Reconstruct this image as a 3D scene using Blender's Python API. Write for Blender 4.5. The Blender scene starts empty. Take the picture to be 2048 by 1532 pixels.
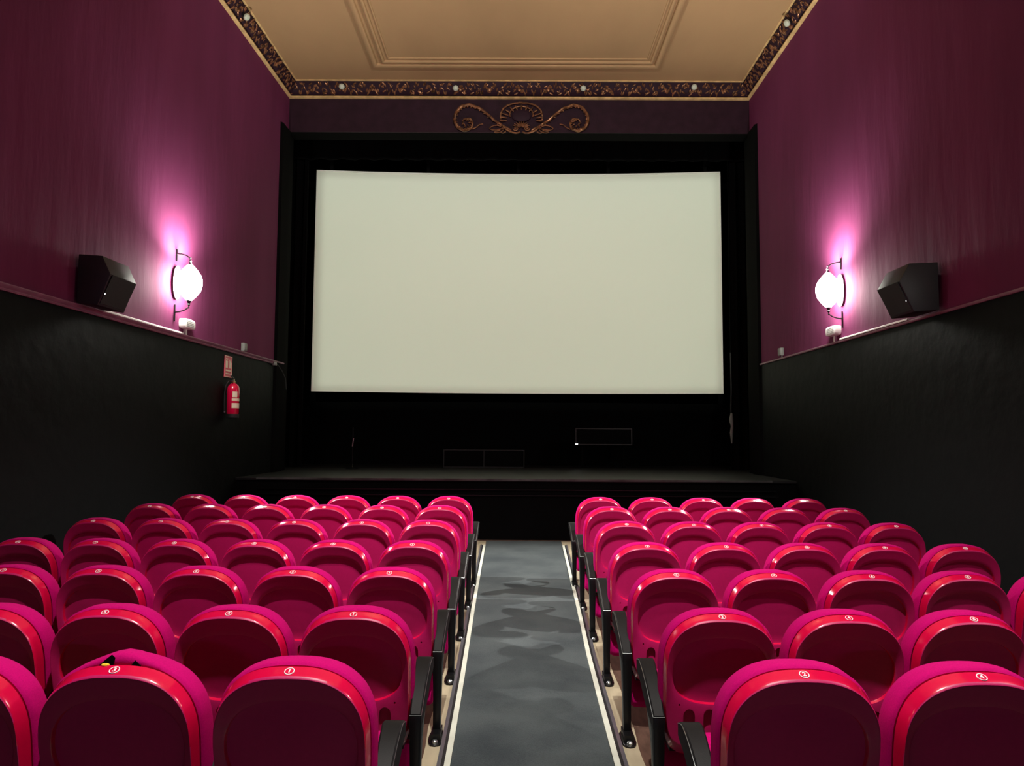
import bpy, bmesh, math, random
from mathutils import Vector, Matrix

random.seed(7)
PI = math.pi
scn = bpy.context.scene
col = scn.collection

# ------------------------------------------------------------------ materials
def mat(name, base, rough=0.6, metal=0.0, emis=None, estr=0.0, noise=None, bump=None, spec=None, coat=None, sheen=None):
    """noise=(scale, amount, stretch xyz) varies value; bump=(scale, strength, stretch)"""
    m = bpy.data.materials.new(name); m.use_nodes = True
    nt = m.node_tree; b = nt.nodes['Principled BSDF']
    b.inputs['Base Color'].default_value = (*base, 1)
    b.inputs['Roughness'].default_value = rough
    b.inputs['Metallic'].default_value = metal
    if spec is not None: b.inputs['Specular IOR Level'].default_value = spec
    if coat: b.inputs['Coat Weight'].default_value = coat[0]; b.inputs['Coat Roughness'].default_value = coat[1]
    if sheen: 
        b.inputs['Sheen Weight'].default_value = sheen[0]; b.inputs['Sheen Roughness'].default_value = 0.4
        b.inputs['Sheen Tint'].default_value = (*sheen[1], 1)
    if emis: b.inputs['Emission Color'].default_value = (*emis, 1); b.inputs['Emission Strength'].default_value = estr
    if noise or bump:
        tc = nt.nodes.new('ShaderNodeTexCoord')
    def tex(scale, stretch, detail=4):
        mp = nt.nodes.new('ShaderNodeMapping'); mp.inputs['Scale'].default_value = stretch
        nt.links.new(tc.outputs['Object'], mp.inputs['Vector'])
        n = nt.nodes.new('ShaderNodeTexNoise'); n.inputs['Scale'].default_value = scale; n.inputs['Detail'].default_value = detail
        nt.links.new(mp.outputs['Vector'], n.inputs['Vector'])
        return n
    if noise:
        n = tex(noise[0], noise[2] if len(noise) > 2 else (1, 1, 1))
        r = nt.nodes.new('ShaderNodeMapRange'); r.inputs['From Min'].default_value = .3; r.inputs['From Max'].default_value = .7
        r.inputs['To Min'].default_value = 1 - noise[1]; r.inputs['To Max'].default_value = 1 + noise[1]
        nt.links.new(n.outputs['Fac'], r.inputs['Value'])
        mx = nt.nodes.new('ShaderNodeVectorMath'); mx.operation = 'SCALE'
        mx.inputs[0].default_value = base
        nt.links.new(r.outputs['Result'], mx.inputs['Scale'])
        nt.links.new(mx.outputs['Vector'], b.inputs['Base Color'])
    if bump:
        n = tex(bump[0], bump[2] if len(bump) > 2 else (1, 1, 1), 6)
        bp = nt.nodes.new('ShaderNodeBump'); bp.inputs['Strength'].default_value = bump[1]; bp.inputs['Distance'].default_value = 0.02
        nt.links.new(n.outputs['Fac'], bp.inputs['Height'])
        nt.links.new(bp.outputs['Normal'], b.inputs['Normal'])
    return m

M = {}
M['maroon'] = mat('maroon_wall_paint', (0.162, 0.032, 0.094), 0.78, noise=(1.3, .13, (1, .9, .22)), bump=(3.5, .55, (1, 1.3, .28)), spec=.10)
M['black_paint'] = mat('black_wall_paint', (0.0020, 0.0027, 0.0031), 0.62, bump=(5, .3), spec=.12)
M['black_void'] = mat('black_stage_paint', (0.003, 0.003, 0.003), 0.9, spec=.05)
M['black_cloth'] = mat('black_drape_cloth', (0.0035, 0.0036, 0.0038), 0.95, spec=.05)
M['stagefloor'] = mat('dark_stage_floor', (0.0075, 0.0078, 0.0082), 0.45, noise=(3, .3), bump=(20, .15))
M['stagefront'] = mat('black_stage_front', (0.0016, 0.0016, 0.0018), 0.7, noise=(3, .3), spec=.06)
M['ceiling'] = mat('ochre_ceiling_plaster', (0.50, 0.33, 0.16), 0.75, noise=(.9, .09, (1, .5, 1)), bump=(1.2, .25))
M['gold'] = mat('gilded_moulding', (0.78, 0.56, 0.25), 0.45, 0.1, noise=(9, .25))
M['copper'] = mat('gilded_leaf_relief', (0.26, 0.125, 0.060), 0.38, 0.6, noise=(14, .7))
M['plum'] = mat('dark_plum_paint', (0.026, 0.010, 0.019), 0.65, noise=(6, .2), bump=(30, .2), spec=.2)
M['screen'] = mat('matt_white_screen', (0.80, 0.84, 0.72), 0.9, spec=.1)
M['hem'] = mat('white_screen_hem', (0.92, 0.93, 0.84), 0.8)
M['plastic'] = mat('red_glossy_plastic_lit', (0.62, 0.002, 0.048), 0.20, coat=(.8, .10), noise=(60, .03), bump=(260, .02))  # seat plastic in the redder tone of its brightly lit top
M['panel'] = mat('red_textured_plastic_dim', (0.47, 0.007, 0.105), 0.42, noise=(60, .04), bump=(300, .06))  # same seat plastic in the purpler tone it takes in dim light
M['slot'] = mat('dark_red_slot', (0.10, 0.002, 0.03), 0.6)
M['fabric'] = mat('magenta_upholstery', (0.48, 0.001, 0.130), 0.85, noise=(200, .1), bump=(500, .15), spec=.08)
M['metal_black'] = mat('black_enamel_steel', (0.004, 0.004, 0.0045), 0.32, bump=(200, .03), spec=.3)
M['arm'] = mat('black_moulded_armrest', (0.005, 0.005, 0.0055), 0.5, bump=(300, .05), spec=.2)
M['bolt'] = mat('grey_steel_bolt', (0.35, 0.38, 0.38), 0.28, 0.9)
M['white'] = mat('white_print', (0.85, 0.80, 0.82), 0.5)
M['wood'] = mat('pale_worn_floor', (0.36, 0.31, 0.21), 0.6, noise=(2.4, .22, (3, .7, 1)), bump=(8, .2))
M['brownwood'] = mat('dark_brown_floor', (0.075, 0.040, 0.028), 0.7, noise=(6, .35, (4, 1, 1)), spec=.2)
M['strip'] = mat('pale_aisle_strip', (0.55, 0.58, 0.50), 0.45, noise=(6, .12))
M['rail'] = mat('grey_metal_rail', (0.22, 0.22, 0.25), 0.3, 0.7)
M['darkrail'] = mat('dark_rail_groove', (0.01, 0.01, 0.012), 0.5)
M['speaker'] = mat('charcoal_speaker_cabinet', (0.022, 0.024, 0.026), 0.55, bump=(200, .08))
M['grille'] = mat('black_speaker_grille', (0.014, 0.016, 0.017), 0.6, bump=(400, .2))
M['whiteplastic'] = mat('white_plastic', (0.82, 0.83, 0.80), 0.4)
M['greybox'] = mat('grey_plastic_box', (0.22, 0.24, 0.22), 0.5)
M['red_ext'] = mat('red_cylinder_paint', (0.62, 0.003, 0.05), 0.25, coat=(.5, .1))
M['black_rubber'] = mat('black_rubber', (0.01, 0.01, 0.01), 0.5)
M['brass'] = mat('pale_brass', (0.7, 0.62, 0.3), 0.3, 0.8)
M['signred'] = mat('sign_red', (0.68, 0.06, 0.12), 0.4)
M['signwhite'] = mat('sign_white', (0.85, 0.78, 0.6), 0.4)
M['foam'] = mat('yellow_foam', (0.85, 0.55, 0.03), 0.9, bump=(200, .4))
M['dark'] = mat('dark_hole', (0.003, 0.003, 0.003), 0.9, spec=0)
M['iron'] = mat('dark_iron', (0.03, 0.028, 0.03), 0.4, 0.6)
M['bulb_off'] = mat('frosted_bulb_glass', (0.62, 0.72, 0.58), 0.35)
M['led'] = mat('indicator_led', (0.9, 0.9, 0.9), 0.4, emis=(1, 1, 1), estr=6)
M['trunk'] = mat('painted_ledge', (0.30, 0.15, 0.22), 0.4, noise=(8, .2))
WARM = (1.0, 0.95, 0.86)
M['lampglass'] = mat('glowing_lamp_glass', (0.9, 0.9, 0.85), 0.4, emis=WARM, estr=88)
M['lampglass_b'] = mat('glowing_ceiling_globe', (0.9, 0.9, 0.85), 0.4, emis=(1.0, 0.95, 0.82), estr=42)

# carpet with a slow colour drift
def carpet_mat():
    m = bpy.data.materials.new('grey_aisle_carpet'); m.use_nodes = True
    nt = m.node_tree; b = nt.nodes['Principled BSDF']; b.inputs['Roughness'].default_value = .95
    tc = nt.nodes.new('ShaderNodeTexCoord')
    n1 = nt.nodes.new('ShaderNodeTexNoise'); n1.inputs['Scale'].default_value = 2.2; n1.inputs['Detail'].default_value = 5
    n2 = nt.nodes.new('ShaderNodeTexNoise'); n2.inputs['Scale'].default_value = 180; n2.inputs['Detail'].default_value = 3
    for n in (n1, n2): nt.links.new(tc.outputs['Object'], n.inputs['Vector'])
    ad = nt.nodes.new('ShaderNodeMath'); ad.operation = 'ADD'
    sc = nt.nodes.new('ShaderNodeMath'); sc.operation = 'MULTIPLY'; sc.inputs[1].default_value = .7
    nt.links.new(n2.outputs['Fac'], sc.inputs[0]); nt.links.new(n1.outputs['Fac'], ad.inputs[0]); nt.links.new(sc.outputs[0], ad.inputs[1])
    cr = nt.nodes.new('ShaderNodeValToRGB')
    cr.color_ramp.elements[0].position = .62; cr.color_ramp.elements[0].color = (.018, .027, .032, 1)
    cr.color_ramp.elements[1].position = 1.05; cr.color_ramp.elements[1].color = (.047, .060, .063, 1)
    nt.links.new(ad.outputs[0], cr.inputs[0]); nt.links.new(cr.outputs[0], b.inputs['Base Color'])
    bp = nt.nodes.new('ShaderNodeBump'); bp.inputs['Strength'].default_value = .35; bp.inputs['Distance'].default_value = .01
    nt.links.new(n2.outputs['Fac'], bp.inputs['Height']); nt.links.new(bp.outputs['Normal'], b.inputs['Normal'])
    return m
M['carpet'] = carpet_mat()

# ------------------------------------------------------------------ helpers
class MB:
    def __init__(s): s.v = []; s.f = []; s.mi = []; s.m = 0
    def add(s, vs, fs):
        o = len(s.v); s.v += [tuple(p) for p in vs]
        for f in fs: s.f.append(tuple(o + i for i in f)); s.mi.append(s.m)
    def box(s, x0, x1, y0, y1, z0, z1):
        v = [(x, y, z) for z in (z0, z1) for y in (y0, y1) for x in (x0, x1)]
        s.add(v, [(0, 2, 3, 1), (4, 5, 7, 6), (0, 1, 5, 4), (2, 6, 7, 3), (0, 4, 6, 2), (1, 3, 7, 5)])
    def loft(s, loops, cap0=True, cap1=True, closed=True):
        n = len(loops[0]); vs = [p for l in loops for p in l]; fs = []
        for k in range(len(loops) - 1):
            for i in range(n if closed else n - 1):
                j = (i + 1) % n
                fs.append((k * n + i, k * n + j, (k + 1) * n + j, (k + 1) * n + i))
        if cap0: fs.append(tuple(reversed(range(n))))
        if cap1: fs.append(tuple((len(loops) - 1) * n + i for i in range(n)))
        s.add(vs, fs)
    def prism(s, poly, fn, a, b):
        """poly list of 2D pts, fn(u,v,t)->xyz, from t=a to t=b"""
        s.loft([[fn(u, v, a) for u, v in poly], [fn(u, v, b) for u, v in poly]])
    def tube(s, pts, r, n=8, caps=True):
        pts = [Vector(p) for p in pts]; loops = []
        up = Vector((0, 0, 1)); prev = None
        for i, p in enumerate(pts):
            t = (pts[min(i + 1, len(pts) - 1)] - pts[max(i - 1, 0)]).normalized()
            if prev is None:
                a = up if abs(t.dot(up)) < .95 else Vector((1, 0, 0))
                nrm = t.cross(a).normalized()
            else:
                nrm = (prev - t * prev.dot(t)).normalized()
            prev = nrm; bn = t.cross(nrm)
            rr = r[i] if isinstance(r, (list, tuple)) else r
            loops.append([tuple(p + (nrm * math.cos(2 * PI * k / n) + bn * math.sin(2 * PI * k / n)) * rr) for k in range(n)])
        s.loft(loops, caps, caps)
    def lathe(s, prof, n=20, c=(0, 0, 0), axis='z'):
        loops = []
        for r, z in prof:
            l = []
            for k in range(n):
                a = 2 * PI * k / n; x, y = r * math.cos(a), r * math.sin(a)
                if axis == 'z': l.append((c[0] + x, c[1] + y, c[2] + z))
                elif axis == 'y': l.append((c[0] + x, c[1] + z, c[2] + y))
                else: l.append((c[0] + z, c[1] + x, c[2] + y))
            loops.append(l)
        s.loft(loops)
    def blob(s, c, rx, ry, rz, rot=None, nu=8, nv=5):
        vs = []; fs = []
        for j in range(nv + 1):
            ph = PI * j / nv
            for i in range(nu):
                a = 2 * PI * i / nu
                v = Vector((rx * math.sin(ph) * math.cos(a), ry * math.sin(ph) * math.sin(a), rz * math.cos(ph)))
                if rot: v = rot @ v
                vs.append((c[0] + v.x, c[1] + v.y, c[2] + v.z))
        for j in range(nv):
            for i in range(nu):
                k = (i + 1) % nu
                fs.append((j * nu + i, (j + 1) * nu + i, (j + 1) * nu + k, j * nu + k))
        s.add(vs, fs)
    def build(s, name, mats, parent=None, smooth=True, bevel=0, angle=35):
        me = bpy.data.meshes.new(name); me.from_pydata(s.v, [], s.f)
        if not isinstance(mats, (list, tuple)): mats = [mats]
        for m in mats: me.materials.append(m)
        for p, i in zip(me.polygons, s.mi): p.material_index = i
        bm = bmesh.new(); bm.from_mesh(me)
        bmesh.ops.remove_doubles(bm, verts=bm.verts, dist=1e-6)
        bmesh.ops.recalc_face_normals(bm, faces=bm.faces)
        if bevel:
            es = [e for e in bm.edges if len(e.link_faces) == 2 and e.calc_face_angle(0) > math.radians(40)]
            bmesh.ops.bevel(bm, geom=es, offset=bevel, segments=2, profile=.5, affect='EDGES', clamp_overlap=True)
        if smooth:
            for fc in bm.faces: fc.smooth = True
            for e in bm.edges:
                if len(e.link_faces) == 2 and e.calc_face_angle(0) > math.radians(angle): e.smooth = False
        bm.to_mesh(me); bm.free()
        o = bpy.data.objects.new(name, me); col.objects.link(o)
        if parent: o.parent = parent
        return o

def thing(name, label, cat, loc=(0, 0, 0), rz=0, group=None):
    o = bpy.data.objects.new(name, None); col.objects.link(o); o.empty_display_size = .1
    o.location = loc; o.rotation_euler = (0, 0, rz); o['label'] = label; o['category'] = cat
    if group: o['group'] = group
    return o
def struct(o): o['kind'] = 'structure'; return o
def tag(o, label, cat, group=None):
    o['label'] = label; o['category'] = cat
    if group: o['group'] = group
    return o

# ------------------------------------------------------------------ room dimensions (metres)
def XL(y): return -4.220 + .022 * y
def XR(y): return 3.955 + .005 * y
YB, YF = -7.0, 12.2            # back wall, proscenium wall
ZD, ZC, ZW = 2.745, 7.65, 7.40  # dado, ceiling, bottom of the cornice
ROW_Y = [2.245 + .8635 * i for i in range(7)]
ROW_Z = [.010, -.034, -.026, -.006, .029, .057, .067]
FLOORP = [(YB, .0), (.5, .015), (2.245, .010)] + list(zip(ROW_Y[1:], ROW_Z[1:])) + [(10.45, .10), (12.3, .10)]
def FZ(y):
    for (a, za), (b, zb) in zip(FLOORP, FLOORP[1:]):
        if y <= b: return za + (zb - za) * (y - a) / (b - a)
    return FLOORP[-1][1]

# floor
m = MB(); ys = [p[0] for p in FLOORP]
m.loft([[(XL(y) - .2, y, FZ(y)), (XR(y) + .2, y, FZ(y)), (XR(y) + .2, y, -.3), (XL(y) - .2, y, -.3)] for y in ys])
struct(m.build('floor', M['brownwood'], smooth=False))

# side walls: black paint below the dado line, maroon above
for nm, X, s in (('wall_left', XL, -1), ('wall_right', XR, 1)):
    m = MB()
    def prism(z0, z1, y0, y1):
        m.add([(X(y0), y0, z0), (X(y1), y1, z0), (X(y1), y1, z1), (X(y0), y0, z1),
               (X(y0) + .3 * s, y0, z0), (X(y1) + .3 * s, y1, z0), (X(y1) + .3 * s, y1, z1), (X(y0) + .3 * s, y0, z1)],
              [(0, 1, 2, 3), (7, 6, 5, 4), (0, 3, 7, 4), (1, 5, 6, 2), (0, 4, 5, 1), (3, 2, 6, 7)])
    m.m = 0; prism(-.3, ZD, YB, YF)
    m.m = 1; prism(ZD, ZC + .2, YB, YF)
    struct(m.build(nm, [M['black_paint'], M['maroon']], smooth=False))
m = MB(); m.m = 0; m.box(-4.8, 4.6, YB - .3, YB, -.3, ZD); m.m = 1; m.box(-4.8, 4.6, YB - .3, YB, ZD, ZC + .2)
struct(m.build('wall_back', [M['black_paint'], M['maroon']], smooth=False))
# proscenium header
m = MB(); m.box(-4.6, 4.6, YF, YF + .02, 6.80, ZC + .2); m.m = 1; m.box(-4.6, 4.6, YF + .02, YF + .35, 6.80, ZC + .2)
struct(m.build('wall_front', [M['plum'], M['black_void']], smooth=False))
# ceiling slab
m = MB(); m.box(-4.8, 4.7, YB - .3, YF + .35, ZC, ZC + .25)
struct(m.build('ceiling', M['ceiling'], smooth=False))

# ceiling moulding: one rectangular frame made of two ridges
m = MB()
def ring(x0, x1, y0, y1, w, h, r):
    prof = []
    for k in range(7):
        a = PI * k / 6; prof.append((-w / 2 * math.cos(a), -h * math.sin(a) ** .7 if 0 < k < 6 else 0.002))
    cs = [(x0, y0, 1, 1), (x1, y0, -1, 1), (x1, y1, -1, -1), (x0, y1, 1, -1)]
    loops = []
    for cx, cy, sx, sy in cs + cs[:1]:
        loops.append([(cx + sx * o, cy + sy * o, ZC + d) for o, d in prof])
    m.loft(loops, False, False)
ring(-2.345, 2.30, -5.0, 11.53, .11, .045, 0)
ring(-2.19, 2.19, -4.85, 11.41, .06, .035, 0)
ring(-2.09, 2.11, -4.75, 11.31, .035, .018, 0)
struct(m.build('trim_1', M['ceiling']))

# cornice: plum cove with gilded beads and leaf relief
def path(d):
    """left, front, right runs at inward offset d"""
    yf = YF - d
    return [(XL(YB) + d, YB), (XL(yf) + d, yf), (XR(yf) - d, yf), (XR(YB) - d, YB)]
def sweep(m, prof):
    loops = []
    for i in range(4):
        loops.append([(*path(d)[i], z) for d, z in prof])
    m.loft(loops)
m = MB()
m.m = 0
sweep(m, [(-.02, 7.43), (.015, 7.43), (.05, 7.455), (.10, 7.52), (.135, 7.585), (.150, 7.66), (-.02, 7.66)])
m.m = 1
sweep(m, [(-.02, 7.385), (.035, 7.385), (.052, 7.398), (.052, 7.415), (.035, 7.43), (-.02, 7.43)])
sweep(m, [(.140, 7.635), (.160, 7.632), (.172, 7.642), (.170, 7.655), (.14, 7.655)])
cornice = struct(m.build('trim_2', [M['plum'], M['gold']], angle=50))
m = MB()
def cove(t):     # t 0..1 up the cove -> offset, z, normal pitch
    return .045 + t * .095, 7.45 + t * .155
def leaf_run(p0, p1, n_in, L, y_min):
    d = (Vector(p1) - Vector(p0)).normalized(); k = int(L / .125)
    for i in range(k):
        c = Vector(p0) + d * ((i + .5) * L / k)
        if c.y < y_min: continue
        flip = 1 if i % 2 else -1
        big = (i % 4 == 3)
        for q in range(7):
            t = .18 + .64 * (q / 6); u = (q - 3) * .024 * flip
            off, z = cove(.5 + .42 * math.sin(q * 1.05 + i) * (0.6 if big else 1))
            pos = Vector((c.x, c.y, 0)) + d * u + n_in * off
            ang = flip * (.5 + .35 * q)
            base = Matrix((d, n_in, Vector((0, 0, 1)))).transposed()
            tilt = Matrix.Rotation(-.95, 3, 'X')
            rot = base @ tilt @ Matrix.Rotation(ang, 3, 'Y')
            m.blob((pos.x, pos.y, z), .046 if not big else .030, .018, .016 if not big else .026, rot, 6, 4)
        if big:
            off, z = cove(.5); pos = Vector((c.x, c.y, 0)) + n_in * off
            m.blob((pos.x, pos.y, z), .03, .02, .05, None, 8, 5)
p = [Vector((a, b, 0)) for a, b in path(0)]
leaf_run(p[1], p[2], Vector((0, -1, 0)), (p[2] - p[1]).length, 0)
leaf_run(p[1], p[0], Vector((1, 0, 0)), (p[1] - p[0]).length, 5.5)
leaf_run(p[2], p[3], Vector((-1, 0, 0)), (p[2] - p[3]).length, 5.5)
o = m.build('leaf_relief', M['copper'], cornice)

# small frosted bulbs set in the cornice
BUL = [((-3.012, YF - .13, 7.551), 'front cornice, nearest the left corner'), ((-1.054, YF - .13, 7.530), 'front cornice, just left of the scroll ornament'),
       ((1.133, YF - .13, 7.535), 'front cornice, just right of the scroll ornament'), ((3.033, YF - .13, 7.565), 'front cornice, nearest the right corner'),
       ((XL(9.89) + .13, 9.89, 7.505), 'left side cornice, at the top of view'), ((XR(9.99) - .13, 9.99, 7.50), 'right side cornice, at the top of view')]
for (x, y, z), w in BUL:
    t = thing('cornice_bulb', 'small frosted unlit bulb in the ' + w, 'light bulb', (x, y, z), 0, 'unlit bulbs along the cornice')
    inx = 0 if abs(x) < 3.2 else (1 if x < 0 else -1); iny = -1 if inx == 0 else 0
    a = MB(); a.lathe([(.0, .0), (.03, .002), (.048, .018), (.05, .04), (.038, .06), (.014, .07), (0, .0705)], 14)
    b = a.build('globe', M['bulb_off'], t); 
    c = MB(); c.lathe([(.03, -.05), (.036, -.03), (.036, .004), (.03, .008)], 12)
    k = c.build('socket', M['iron'], t)
    t.rotation_euler = Vector((inx * .8, iny * .8, -.6)).to_track_quat('Z', 'Y').to_euler()

# ------------------------------------------------------------------ scroll ornament on the header
def orn(cx, cy, d=0.0):   # ornament drawing units -> local metres
    return ((cx - 1030) / 6.4 * .00862, -d, (310 - cy) / 6.4 * .00862)
def smooth_path(pts, n=6):
    out = []
    P = [pts[0]] + pts + [pts[-1]]
    for i in range(1, len(P) - 2):
        for k in range(n):
            t = k / n; q = []
            for c in range(2):
                a, b, c2, d = P[i - 1][c], P[i][c], P[i + 1][c], P[i + 2][c]
                q.append(.5 * (2 * b + (c2 - a) * t + (2 * a - 5 * b + 4 * c2 - d) * t * t + (3 * b - a - 3 * c2 + d) * t ** 3))
            out.append(tuple(q))
    out.append(pts[-1]); return out
orn_t = thing('scroll_ornament', 'gilded plaster scroll and shell ornament on the plum band above the screen', 'ornament', (.075, YF - .022, 7.03))
SC = [(900, 470), (800, 410), (740, 375), (640, 300), (550, 220), (450, 165), (360, 140), (280, 155), (215, 210), (180, 290), (185, 370), (225, 435), (290, 468), (355, 460), (400, 415), (400, 350), (355, 315), (300, 325), (280, 365), (305, 395)]
for sgn in (1, -1):
    def fl(pts): return [(1030 + (x - 1030) * sgn, y) for x, y in pts]
    a = MB(); sp = smooth_path(fl(SC), 5); L = len(sp)
    a.tube([orn(x, y, .03 + .012 * math.sin(i * .9)) for i, (x, y) in enumerate(sp)], [.012 + .016 * math.sin(PI * min(1, i / L * 1.15)) ** .7 * (1 if i < L * .7 else .7) for i in range(L)], 7)
    for i in range(4, L - 12, 3):   # leaf tongues curling off the outer side of the stem
        x, y = sp[i]; x2, y2 = sp[i + 1]; nx, ny = (y2 - y), -(x2 - x); l = math.hypot(nx, ny) or 1
        s2 = 1 if sgn > 0 else -1
        ox, oy = -nx / l * 26 * s2, -ny / l * 26 * s2
        ang = math.atan2(-(oy), ox)
        c = orn(x - ox * .5, y - oy * .5, .03)
        a.blob(c, .030, .016, .013, Matrix.Rotation(-ang + .7 * s2, 3, 'Y'), 7, 4)
    tail = smooth_path(fl([(405, 450), (450, 430), (490, 395), (540, 385)]), 4)
    a.tube([orn(x, y, .025) for x, y in tail], .011, 6)
    for q in range(7):
        aa = q * .9; c = orn(1030 + (320 - 1030) * sgn + 45 * math.cos(aa), 370 + 45 * math.sin(aa), .03)
        a.blob(c, .02, .016, .01, Matrix.Rotation(aa, 3, 'Y'), 6, 4)
    a.build('scroll', M['copper'], orn_t)
    b = MB()
    for lp in ([(800, 440), (740, 405), (670, 410), (625, 440), (660, 460), (740, 455), (800, 440)], [(800, 460), (760, 490), (700, 495), (690, 480), (760, 465)],
               [(880, 480), (840, 440), (790, 420)], [(830, 480), (800, 500), (770, 495)]):
        b.tube([orn(x, y, .025) for x, y in smooth_path(fl(lp), 4)], .010, 6)
    b.build('leaf_spray', M['copper'], orn_t)
a = MB()
rim = [(1030 + 290 * math.cos(t) * (1 - .08 * math.cos(2 * t)), 290 - 185 * math.sin(t)) for t in [(-.22 + i * (PI + .44) / 40) * 1 for i in range(41)]]
a.tube([orn(x, y, .03 + .006 * math.sin(i * 1.9)) for i, (x, y) in enumerate(rim)], .016, 7)
rim2 = [(1030 + 150 * math.cos(t), 260 - 105 * math.sin(t)) for t in [-.3 + i * (PI + .6) / 30 for i in range(31)]]
a.tube([orn(x, y, .035) for x, y in rim2], .012, 7)
for i in range(13):     # shell flutes
    t = -.1 + i * (PI + .2) / 12
    a.tube([orn(1030 + r * math.cos(t) * 1.25, 330 - r * math.sin(t) * .85, .022 + .02 * (r / 200)) for r in (150, 175, 200, 222)], [.008, .013, .014, .008], 6)
for i in range(9):      # palmette rising from the base
    t = .35 + i * (PI - .7) / 8
    a.tube([orn(1030 + r * math.cos(t) * 1.1, 430 - r * math.sin(t) * .8, .03) for r in (15, 60, 105)], [.010, .013, .005], 6)
for sgn in (1, -1):
    lip = smooth_path([(1030 + sgn * 15, 490), (1030 + sgn * 60, 505), (1030 + sgn * 130, 492), (1030 + sgn * 200, 455), (1030 + sgn * 240, 405)], 4)
    a.tube([orn(x, y, .035) for x, y in lip], .014, 7)
    spi = [(1030 + sgn * (72 + (38 - i * 2.2) * math.cos(i * .6)), 440 + (34 - i * 2) * math.sin(i * .6)) for i in range(15)]
    a.tube([orn(x, y, .035) for x, y in spi], .010, 6)
    a.blob(orn(1030 + sgn * 72, 440, .04), .016, .016, .016)
a.build('shell', M['copper'], orn_t)
m = MB(); m.blob(orn(1030, 270, .024), .17, .022, .115, None, 20, 8)
m.build('shell_cup', M['plum'], orn_t)

# ------------------------------------------------------------------ dado ledges
for nm, X, s in (('trim_3', XL, 1), ('trim_4', XR, -1)):
    m = MB()
    if s > 0: prof = [(-.01, 2.715), (.022, 2.715), (.028, 2.727), (.022, 2.736), (.030, 2.745), (.045, 2.762), (.045, 2.772), (-.01, 2.775)]
    else: prof = [(-.01, 2.745), (.018, 2.745), (.024, 2.755), (.024, 2.768), (.012, 2.774), (-.01, 2.775)]
    m.loft([[(X(y) + s * d, y, z) for d, z in prof] for y in (YB, YF - .02)])
    struct(m.build(nm, M['trunk'], angle=50))
# black painted return beside the proscenium
for nm, X, s in (('trim_5', XL, 1), ('trim_6', XR, -1)):
    m = MB()
    m.add([(X(y) - s * .01 if d == 0 else X(y) + s * .035, y, z) for z in (.12, 6.8) for y, d in ((YF - .42, 0), (YF - .36, 1), (YF, 1), (YF, 0))],
          [(0, 1, 2, 3), (7, 6, 5, 4), (0, 4, 5, 1), (1, 5, 6, 2), (2, 6, 7, 3), (3, 7, 4, 0)])
    struct(m.build(nm, M['black_cloth'], smooth=False))

# ------------------------------------------------------------------ stage house
m = MB()
m.box(-5.3, -5.0, YF + .35, 15.5, -.3, 8.2); m.box(5.0, 5.3, YF + .35, 15.5, -.3, 8.2)
m.box(-5.3, 5.3, 15.2, 15.5, -.3, 8.2); m.box(-5.3, 5.3, YF + .35, 15.5, 7.9, 8.2)
m.box(-5.3, XL(YF) - .02, YF, YF + .35, -.3, 7.0); m.box(XR(YF) + .02, 5.3, YF, YF + .35, -.3, 7.0)
struct(m.build('wall_stage', M['black_void'], smooth=False))
# stage platform, gently bowed nosing
m = MB(); YS = 10.40
m.m = 0; m.box(XL(YS) + .002, XR(YS) - .002, YS + .02, YF, .10, .925); m.box(-5.0, 5.0, YF, 15.2, .10, .925)
m.m = 1; m.box(XL(YS) + .002, XR(YS) - .002, YS, YF, .925, .955); m.box(-5.0, 5.0, YF, 15.2, .925, .955)
stage = struct(m.build('floor_stage', [M['stagefront'], M['stagefloor']], smooth=False))
m = MB(); m.box(XL(YS) + .3, XR(YS) - .35, YS - .012, YS + .006, .935, .962)
m.build('nosing', mat('worn_grey_nosing', (.075, .08, .08), .4, .3, noise=(4, .5)), stage, smooth=False)
m = MB()
for z in (.72, .80): m.box(XL(YS) + .3, XR(YS) - .3, YS - .002, YS + .025, z, z + .012)
m.build('front_rail', M['metal_black'], stage, smooth=False)

# curtains
def curtain(name, label, x0, x1, y, z0, z1, amp, waves):
    m = MB(); n = int(waves * 10) + 1; a = []
    for i in range(n):
        u = i / (n - 1); a.append((x0 + (x1 - x0) * u, y + amp * math.sin(u * waves * 2 * PI) + amp * .3 * math.sin(u * waves * 4.7 * PI)))
    lo = [(x, yy, z0) for x, yy in a] + [(x, yy + .02, z0) for x, yy in reversed(a)]
    hi = [(x, yy, z1) for x, yy, _ in lo]
    m.loft([lo, hi])
    return tag(m.build(name, M['black_cloth']), label, 'curtain')
curtain('stage_curtain', 'black stage curtain hanging left of the screen', -4.85, -4.03, 13.72, .96, 7.88, .05, 5)
curtain('stage_curtain', 'black stage curtain hanging right of the screen', 4.08, 4.92, 13.72, .96, 7.88, .05, 5)
curtain('stage_valance', 'black valance hanging across the top of the stage opening', -4.9, 4.95, 13.62, 6.86, 7.88, .03, 24)

# screen (concave)
scr = thing('cinema_screen', 'large blank white cinema screen, slightly curved, on the black stage', 'screen', (0.03, 14.0, 2.40))
def scurve(x): return .18 * (1 - (x / 3.97) ** 2)
def sbot(x): return -.012 * (1 - (x / 3.97) ** 2)
m = MB(); NX = 33
xs = [-3.965 + 7.93 * i / (NX - 1) for i in range(NX)]
m.loft([[(x, scurve(x), .02 + sbot(x)), (x, scurve(x) + .01, .02 + sbot(x)), (x, scurve(x) + .01, 4.365), (x, scurve(x), 4.365)] for x in xs])
m.build('screen_surface', M['screen'], scr)
m = MB()
def rib(z0, z1):
    m.loft([[(x, scurve(x) - .012, z0 + sbot(x)), (x, scurve(x) + .012, z0 + sbot(x)), (x, scurve(x) + .012, z1 + sbot(x) * (z0 < 1)), (x, scurve(x) - .012, z1 + sbot(x) * (z0 < 1))] for x in xs])
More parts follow.
